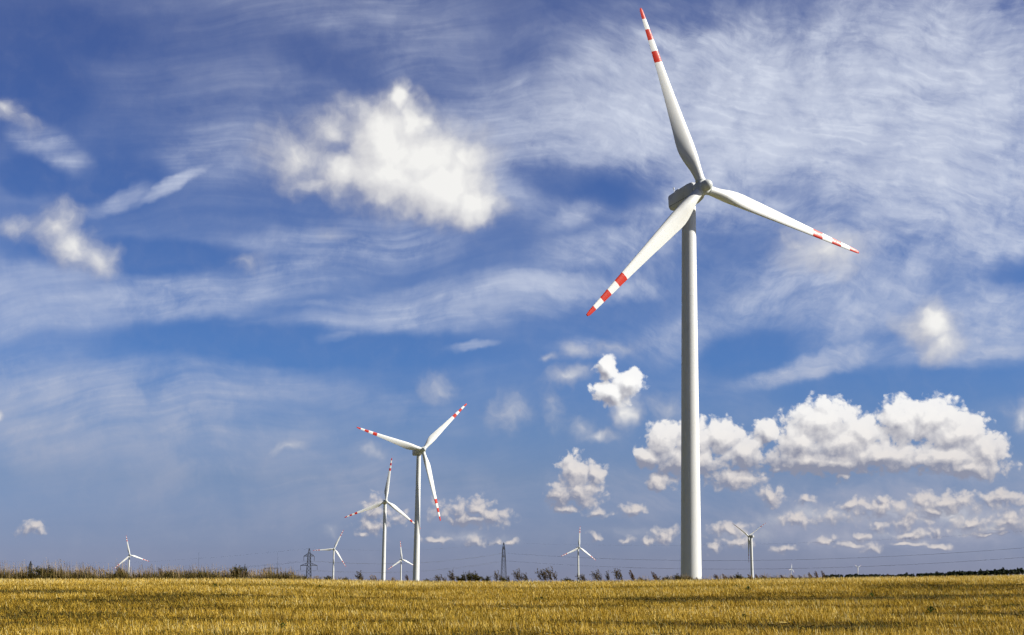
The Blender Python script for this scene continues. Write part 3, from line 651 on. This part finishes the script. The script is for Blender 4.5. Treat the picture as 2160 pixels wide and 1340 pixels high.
PLANTS = [ # kind, x of the photograph, height in its px, width factor, label
 (D_, 4, 24, 1.2, 'brown dry grass clump at the very left end of the field edge'),
 (D_, 34, 26, 1.1, 'pale dry grass clump left of the far lattice pylon at left'),
 (D_, 52, 20, 1.0, 'dry grass clump in front of the small far gantry at left'),
 (B_, 94, 27, 1.5, 'rounded olive bush just right of the far pylon at left'),
 (B_, 124, 19, 1.1, 'dark green bush, second bush from the left end of the verge'),
 (D_, 140, 22, 1.2, 'dry grass clump right of the second bush from the left'),
 (D_, 172, 26, 1.2, 'tall pale grass clump midway between the far pylon and the leftmost turbine'),
 (D_, 194, 32, 1.1, 'tallest pale grass clump of the left verge, left of the leftmost turbine'),
 (D_, 222, 28, 1.2, 'dry grass clump under the lower left blade tip of the leftmost turbine'),
 (B_, 240, 14, 1.2, 'low green bush just left of the leftmost turbine tower'),
 (W_, 255, 32, .5, 'dark brown upright weed touching a blade of the leftmost turbine'),
 (D_, 262, 24, .8, 'brown grass clump between the dark weed and the leftmost tower'),
 (B_, 290, 13, 1.2, 'low green bush right of the leftmost turbine tower'),
 (D_, 312, 22, 1.0, 'dry grass clump under the right blade of the leftmost turbine'),
 (W_, 343, 30, .5, 'dark brown spike of weed standing alone right of the leftmost turbine'),
 (B_, 356, 17, 1.1, 'olive bush at the foot of the dark brown weed spike'),
 (D_, 372, 24, 1.3, 'brown grass clump right of the dark brown weed spike'),
 (D_, 400, 22, 1.2, 'brown grass clump left of the thin mast on the left'),
 (B_, 432, 15, 1.4, 'low olive bush just right of the thin mast on the left'),
 (D_, 476, 22, 1.0, 'brown grass clump well left of the low gantry'),
 (B_, 496, 25, 1.1, 'green bush left of the low gantry, larger one of the pair'),
 (B_, 512, 28, .7, 'narrow spiky green bush left of the low gantry'),
 (D_, 532, 24, 1.0, 'brown grass clump between the narrow bush and the low gantry'),
 (D_, 560, 27, .9, 'yellow dry grass clump in front of the left leg of the gantry'),
 (D_, 576, 18, .9, 'short dry grass clump under the beam of the gantry'),
 (W_, 606, 14, 1.0, 'short brown weeds right of the gantry'),
 (D_, 618, 22, .9, 'reddish dry grass clump between the gantry and the wide armed pylon'),
 (B_, 640, 11, 1.0, 'small low bush at the left foot of the wide armed pylon'),
 (D_, 672, 13, 1.2, 'low brown grass clump right of the wide armed pylon'),
 (B_, 692, 11, 1.4, 'low olive bush left of the small turbine with a level blade'),
 (B_, 728, 9, 1.3, 'very low bush right of the small turbine with a level blade'),
 (S_, 768, 21, 1.0, 'small sapling left of the middle sized turbine tower'),
 (D_, 791, 19, 1.1, 'brown grass clump close left of the middle sized turbine tower'),
 (D_, 832, 13, 1.1, 'low grass clump between the middle sized tower and its small neighbour'),
 (W_, 862, 20, .6, 'dark spindly weed touching the left side of the second nearest tower'),
 (B_, 900, 8, 1.2, 'very low shrub right of the second nearest turbine tower'),
 (S_, 936, 15, 1.6, 'low spreading sapling between the second nearest tower and the dark bushes'),
 (S_, 961, 24, .8, 'taller spindly sapling beside the dark green bushes'),
 (B_, 974, 17, 1.2, 'left one of the dark green bushes between tower and narrow pylon'),
 (B_, 989, 24, .5, 'narrow spire shaped dark bush between two rounded dark bushes'),
 (B_, 1006, 21, 1.1, 'largest dark green bush left of the narrow pylon'),
 (B_, 1026, 14, 1.1, 'small dark bush nearest to the narrow pylon on its left'),
 (S_, 1054, 23, .7, 'dark sapling standing at the left foot of the narrow pylon'),
 (B_, 1064, 12, .9, 'small dark bush in front of the feet of the narrow pylon'),
 (S_, 1074, 15, .5, 'thin leaning sapling at the right foot of the narrow pylon'),
 (S_, 1100, 26, .8, 'leaning sapling with bare tips, first one right of the narrow pylon'),
 (S_, 1116, 18, .9, 'lower leaning sapling, second one right of the narrow pylon'),
 (S_, 1150, 29, .8, 'left trunk of the branching sapling pair between pylon and small turbine'),
 (S_, 1170, 29, .9, 'right trunk of the branching sapling pair between pylon and small turbine'),
 (B_, 1202, 9, 1.7, 'low dark bush just left of the small turbine with an upright blade'),
 (S_, 1232, 18, 1.1, 'leaning sapling just right of the small turbine with an upright blade'),
 (S_, 1268, 23, 1.0, 'bent sapling halfway between the small turbine and the largest tower'),
 (S_, 1287, 22, .5, 'slender sapling between two wider bent saplings'),
 (S_, 1310, 29, .8, 'tall dense sapling left of the feathery leaning plume'),
 (W_, 1338, 33, .55, 'feathery leaning plume, tallest weed left of the largest tower'),
 (W_, 1356, 12, 1.1, 'short brown weeds between the tall plume and the yellow green one'),
 (W_, 1385, 27, .7, 'tufted leaning weed nearest to the largest tower on its left'),
 (B_, 1406, 11, 1.5, 'low brown bush just left of the largest tower'),
 (B_, 1436, 14, 1.3, 'dark bush in front of the shaded side of the largest tower base'),
 (D_, 1456, 14, .9, 'short grass clump in front of the middle of the largest tower base'),
 (W_, 1474, 11, .8, 'short twiggy weed in front of the lit side of the largest tower base'),
 (W_, 1516, 17, .9, 'dark leaning weed, first one right of the largest tower'),
 (W_, 1532, 19, .7, 'dark leaning weed, second one right of the largest tower'),
 (W_, 1548, 14, .9, 'dark leaning weed left of the rounded brown bush'),
 (B_, 1562, 14, 1.0, 'rounded brown bush left of the feathered turbine tower'),
 (W_, 1586, 17, .8, 'brown weed in front of the feathered turbine tower'),
 (W_, 1600, 17, .6, 'thin leaning weed just right of the feathered turbine tower'),
 (W_, 1618, 13, 1.5, 'wide low reddish weed patch right of the feathered turbine'),
 (W_, 1634, 10, 1.2, 'very low reddish weed between the two low reddish patches'),
 (W_, 1655, 14, 1.2, 'reddish weed just left of the tiny half hidden turbine'),
 (W_, 1676, 13, 1.2, 'reddish weed just right of the tiny half hidden turbine'),
 (W_, 1692, 13, .8, 'small dark weed left of the tall dark plume group'),
 (W_, 1714, 20, .7, 'left plant of the tall dark plume group'),
 (W_, 1726, 22, .6, 'middle plant of the tall dark plume group'),
 (W_, 1740, 24, .5, 'right and tallest plant of the tall dark plume group'),
 (W_, 1842, 9, 1.2, 'low weed right of the tiny far turbine on the horizon'),
 (W_, 1878, 10, 1.2, 'rightmost low weed on the crest before the distant wood')]
def edge_y(px): return float(np.interp(px, CX, CYP))
protos = {}
for i, (k, px, hp, wf, lab) in enumerate(PLANTS):
    v = i % 3; Y = YC + .6 + (i * 37 % 10) * .14; x = (px - 1080) / F * Y * math.cos(TH)
    z = float(ground(x, Y)); H = (hp * (.92 if px < 640 else .84) + 1) / 3140 * Y + (float(ground(x, YC)) + .1 - z)
    if (k, v) not in protos:
        o = empty(k, (x, Y, z)); a, b = KINDS[k][v]
        link(bpy.data.objects.new('stems', a), o); link(bpy.data.objects.new('foliage', b), o); protos[(k, v)] = o
    else: o = copy_tree(protos[(k, v)])
    o.location = (x, Y, z - .02); o.scale = (H * wf, H * wf, H); o.rotation_euler = (0, 0, random.uniform(-.5, .5))
    tag(o, lab, CAT[k], GROUP[k])

# small green weeds in the stubble
def field_weed(seed):
    rs = random.Random(seed); random.seed(seed); L = []; C = []
    for _ in range(70):
        a = rs.random() * 6.28; r = abs(rs.gauss(0, .11)); z = rs.random() * .26 * max(0, 1 - r * 2) + .05
        L.append(leaf_quad(Vector((r * math.cos(a), r * math.sin(a), z)), .05 + .03 * rs.random(), 1.8, (math.cos(a), math.sin(a), rs.random()))); C.append((.03 + .05 * rs.random(), .06 + .06 * rs.random(), .014))
    return mesh_quads('field_weed', L, C, M_LEAF)
FW = [field_weed(k) for k in (5, 6)]
for i, (px, py, sc, lab) in enumerate([
 (452, 1243, 1.3, 'dark green weed in the stubble below the thin mast on the left'), (673, 1244, 1.0, 'flat dark weed in the stubble below the wide armed pylon'),
 (1131, 1271, .9, 'left one of two small green weeds in the stubble right of the narrow pylon'), (1143, 1269, .9, 'right one of two small green weeds in the stubble right of the narrow pylon'),
 (1222, 1234, .9, 'small dark weed in the stubble below the turbine with an upright blade'), (1578, 1249, 1.3, 'green weed in the stubble below the feathered turbine'),
 (1553, 1242, .8, 'smaller green weed in the stubble left of the one below the feathered turbine'), (1960, 1296, 1.1, 'green weed low down in the stubble at the right'),
 (599, 1332, 1.0, 'green weed at the bottom edge of the picture, left of centre'), (1568, 1307, .7, 'tiny green weed in the lower stubble right of the largest tower'), (1838, 1262, 1.0, 'green weed in the stubble below the tiny far turbine')]):
    best = min(np.arange(34, 99, .25), key=lambda Y: abs((670 - F * math.tan(math.atan((float(ground((px - 1080) / F * Y, Y)) - EYE) / Y) - TH)) - py))
    x = (px - 1080) / F * best * math.cos(TH)
    o = link(bpy.data.objects.new('field_weed', FW[i % 2])); o.location = (x, best, float(ground(x, best)) + .05); o.scale = (sc * .62,) * 3; o.rotation_euler = (0, 0, i)
    tag(o, lab, 'weed', 'green weeds scattered in the stubble')

# ------------------------------------------------------------------ pylons, gantries, masts and wires
ARM_U, ARM_L, APEX = 33.0, 27.0, 38.0
def make_pylon(loc, yaw, label, th=1.0):
    root = empty('pylon', loc); root.rotation_euler = (0, 0, yaw); tag(root, label, 'pylon', 'lattice pylons of the power line')
    t = MB()
    def hw(z): return np.interp(z, [-8, 0, 24, 33, APEX], [3.1, 2.4, 1.35, .95, .16])
    cor = lambda z, k: Vector(((1, 1, -1, -1)[k] * hw(z), (1, -1, -1, 1)[k] * hw(z), z))
    zs = [-8, -4, 0, 4.5, 8.5, 12, 15, 18, 20.5, 22.8, 25, 27.3, 29.5, 31.5, 33.5, 35.5, APEX]
    for a, b in zip(zs[:-1], zs[1:]):
        for k in range(4):
            t.bar(cor(a, k), cor(b, k), .15 * th); k2 = (k + 1) % 4
            t.bar(cor(a, k), cor(b, k2), .085 * th); t.bar(cor(a, k2), cor(b, k), .085 * th); t.bar(cor(b, k), cor(b, k2), .08 * th)
    t.build('lattice_body', [M_STEEL], root)
    for z, ln in ((ARM_U, 3.4), (ARM_L, 5.4)):
        for s in (-1, 1):
            m = MB(); tip = Vector((s * ln, 0, z)); h = hw(z)
            for q in (-1, 1):
                m.bar((s * h, q * h, z), tip, .16 * th); m.bar((s * h * .9, q * h * .9, z + 1.7), tip, .14 * th)
                for u in (.25, .5, .75):
                    a = Vector((s * h, q * h, z)).lerp(tip, u); b = Vector((s * h * .9, q * h * .9, z + 1.7)).lerp(tip, u); m.bar(a, b, .08)
                    m.bar(a, Vector((s * h, -q * h, z)).lerp(tip, u), .05)
            arm = m.build('cross_arm', [M_STEEL], root)
            i = MB(); prof = []
            for k in range(15): prof += [(.07, -k * .2), (.19, -k * .2 - .08), (.07, -k * .2 - .16)]
            i.lathe(prof, Matrix.Translation(tip), 8); i.build('insulator_string', [M_INS], arm)
    return root
def ends(root):
    out = []
    for z, ln in ((ARM_U, 3.4), (ARM_L, 5.4)):
        for s in (-1, 1): out.append(root.matrix_basis @ Vector((s * ln, 0, z - 3.0)))
    out.append(root.matrix_basis @ Vector((0, 0, APEX))); return out
def pylon_at(px, top_y, L, yaw, label, th=1.0):
    P = at(px, top_y, L); return make_pylon((P.x, P.y, P.z - APEX), yaw, label, th)
p0 = pylon_at(65, 1184, 2000, R(65), 'far small pylon near the left end of the field edge', 2.4)
p1 = pylon_at(652.5, 1157, 950, R(12), 'wide armed lattice pylon left of the small turbine with a level blade', 1.35)
p2 = pylon_at(1062.5, 1145, 1150, R(76), 'narrow lattice pylon seen along its arms, near the middle of the picture', .8)
class _P: pass
def virtual(px, ty, L, yaw):                       # the next pylon stands outside the picture; only its wire ends matter
    q = _P(); P = at(px, ty, L); q.matrix_basis = Matrix.Translation((P.x, P.y, P.z - APEX)) @ Matrix.Rotation(yaw, 4, 'Z'); return q
p3 = virtual(2560, 1088, 880, R(76)); pm = virtual(-620, 1196, 3300, R(65))
def wire(a, b, sag, r, label):
    m = MB(); r *= .42; pts = []
    for k in range(25):
        t = k / 24; p = a.lerp(b, t); p.z -= sag * 4 * t * (1 - t); pts.append(p)
    for u, v in zip(pts[:-1], pts[1:]): m.bar(u, v, r, n=5)
    tag(m.build('power_line', [M_WIRE]), label, 'power line', 'wires of the power line')
WN = ['left upper wire', 'right upper wire', 'left lower wire', 'right lower wire', 'topmost wire']
for A, Bp, nm, sg, rr in ((pm, p0, 'left of the far small pylon', 6, .10), (p0, p1, 'from the far small pylon to the wide armed pylon', 8, .085), (p1, p2, 'from the wide armed pylon to the narrow pylon', 4.5, .085), (p2, p3, 'right of the narrow pylon', 11.5, .075)):
    ea, eb = ends(A), ends(Bp)
    for k in range(5): wire(ea[k], eb[k], sg * (.7 if k == 4 else 1), rr * (.6 if k == 4 else 1), '%s %s' % (WN[k], nm))

def gantry(px0, px1, ybeam, L, label, spikes):
    a = at(px0, ybeam, L); b = at(px1, ybeam, L); gz = float(ground(a.x, a.y)); Wd = b.x - a.x; H = a.z - gz
    root = empty('substation_gantry', (a.x, a.y, gz)); tag(root, label, 'gantry', 'steel gantries')
    for x, sp in ((0, spikes[0]), (Wd, spikes[1])):
        m = MB()
        for dx, dy in ((-.25, -.25), (.25, -.25), (.25, .25), (-.25, .25)): m.bar((x + dx, dy, 0), (x + dx, dy, H), .09)
        for k in range(int(H / 1.2)):
            z = k * 1.2; m.bar((x - .25, -.25, z), (x + .25, -.25, z + 1.2), .05); m.bar((x - .25, .25, z + 1.2), (x + .25, .25, z), .05)
        leg = m.build('leg', [M_STEEL], root)
        m = MB(); m.bar((x, 0, H), (x, 0, H + sp), .10, .04, 6); m.build('lightning_spike', [M_STEEL], leg)
    m = MB()
    for dy in (-.3, .3):
        for dz in (-.3, .3): m.bar((-.3, dy, H + dz), (Wd + .3, dy, H + dz), .10)
    n = max(2, int(Wd / .8))
    for k in range(n):
        x0, x1 = Wd * k / n, Wd * (k + 1) / n; m.bar((x0, -.3, H - .3), (x1, -.3, H + .3), .06); m.bar((x0, .3, H + .3), (x1, .3, H - .3), .06)
    m.build('beam', [M_RUST], root)
    for f in (.28, .52, .76):
        m = MB(); prof = [(.08, 0)]
        for k in range(14): prof += [(.2, -.15 - k * .25), (.08, -.28 - k * .25)]
        m.lathe(prof, Matrix.Translation((Wd * f, 0, H - .3)), 8); m.bar((Wd * f, 0, H - 4), (Wd * f, 0, 0), .05); m.build('insulator_string', [M_INS], root)
gantry(558.5, 585, 1199, 1000, 'low rusty gantry with hanging strings left of the wide armed pylon', (3.2, 3.4))
gantry(56.5, 62.5, 1196, 2400, 'tiny gantry beside the far small pylon at left', (1, 1))
def mast(px, ytop, L, label, r=.16):
    P = at(px, ytop, L); gz = float(ground(P.x, P.y)); H = P.z - gz
    root = empty('mast', (P.x, P.y, gz)); tag(root, label, 'mast', 'thin masts')
    m = MB(); m.lathe([(r, 0), (r * .8, H * .6), (r * .35, H * .97), (r * .2, H)], Matrix.Identity(4), 10); m.build('pole', [M_STEEL], root)
    m = MB(); m.lathe([(.05, H), (.16, H + .1), (.16, H + .3), (.03, H + .5)], Matrix.Identity(4), 8); m.build('lightning_rod', [M_STEEL], root)
mast(419.5, 1166, 1500, 'thin faint mast on the left between the leftmost turbine and the gantry', .15)
mast(586, 1168, 1050, 'thin mast rising behind the right leg of the gantry', .10)
mast(1762, 1204, 2000, 'short thin mast at the left end of the distant wood', .22)

# ------------------------------------------------------------------ distant wood on the right (reads as one mass)
M_WOOD = leafy('wood_foliage', 0.15, 0.8)
def wood():
    L = []; C = []
    V = []; cols = []
    n_tree = 430
    for i in range(n_tree):
        px = 1735 + 620 * rng.random() ** .9; y = 2950 + 250 * rng.random()
        top = np.interp(px, [1735, 1762, 1790, 1830, 1900, 1960, 2010, 2060, 2100, 2160, 2400], [1214, 1211.5, 1212, 1213, 1212, 1210, 1206, 1205, 1202.5, 1200.5, 1196]) + rng.normal(0, .8) - (3.0 if rng.random() < .04 else 0)
        P = at(px, top, y); g = float(ground(P.x, y)); H = max(P.z - g, 6); n = 46
        R_ = 3.2 + 2.6 * rng.random(); u = rng.normal(size=(n, 3)); u /= np.linalg.norm(u, axis=1)[:, None]
        hh = min(H * .7, 13); ctr = np.array([P.x, y, P.z - hh * .5]); p = ctr + u * np.array([R_, R_, hh * .5]) * (0.55 + .45 * rng.random((n, 1)))
        a = rng.normal(size=(n, 3)); a /= np.linalg.norm(a, axis=1)[:, None]; b = np.cross(a, rng.normal(size=(n, 3))); b /= np.linalg.norm(b, axis=1)[:, None]
        s = (0.9 + 1.3 * rng.random((n, 1)))
        V.append(np.stack([p - a * s, p + b * s, p + a * s, p - b * s], 1)); t = rng.random((n, 1)); cols.append((1 - t) * np.array([.012, .018, .010]) + t * np.array([.040, .050, .022]))
        tr = np.array([P.x, y, g]); w = np.array([.35, 0, 0]); topv = np.array([P.x, y, P.z - hh * .4])
        V.append(np.array([[tr - w, tr + w, topv + w * .5, topv - w * .5]])); cols.append(np.array([[.03, .025, .018]]))
    return tag(quads_obj('distant_wood', np.concatenate(V), np.concatenate(cols), M_WOOD), 'dark distant wood along the horizon at the right', 'wood', kind='stuff')
wood()
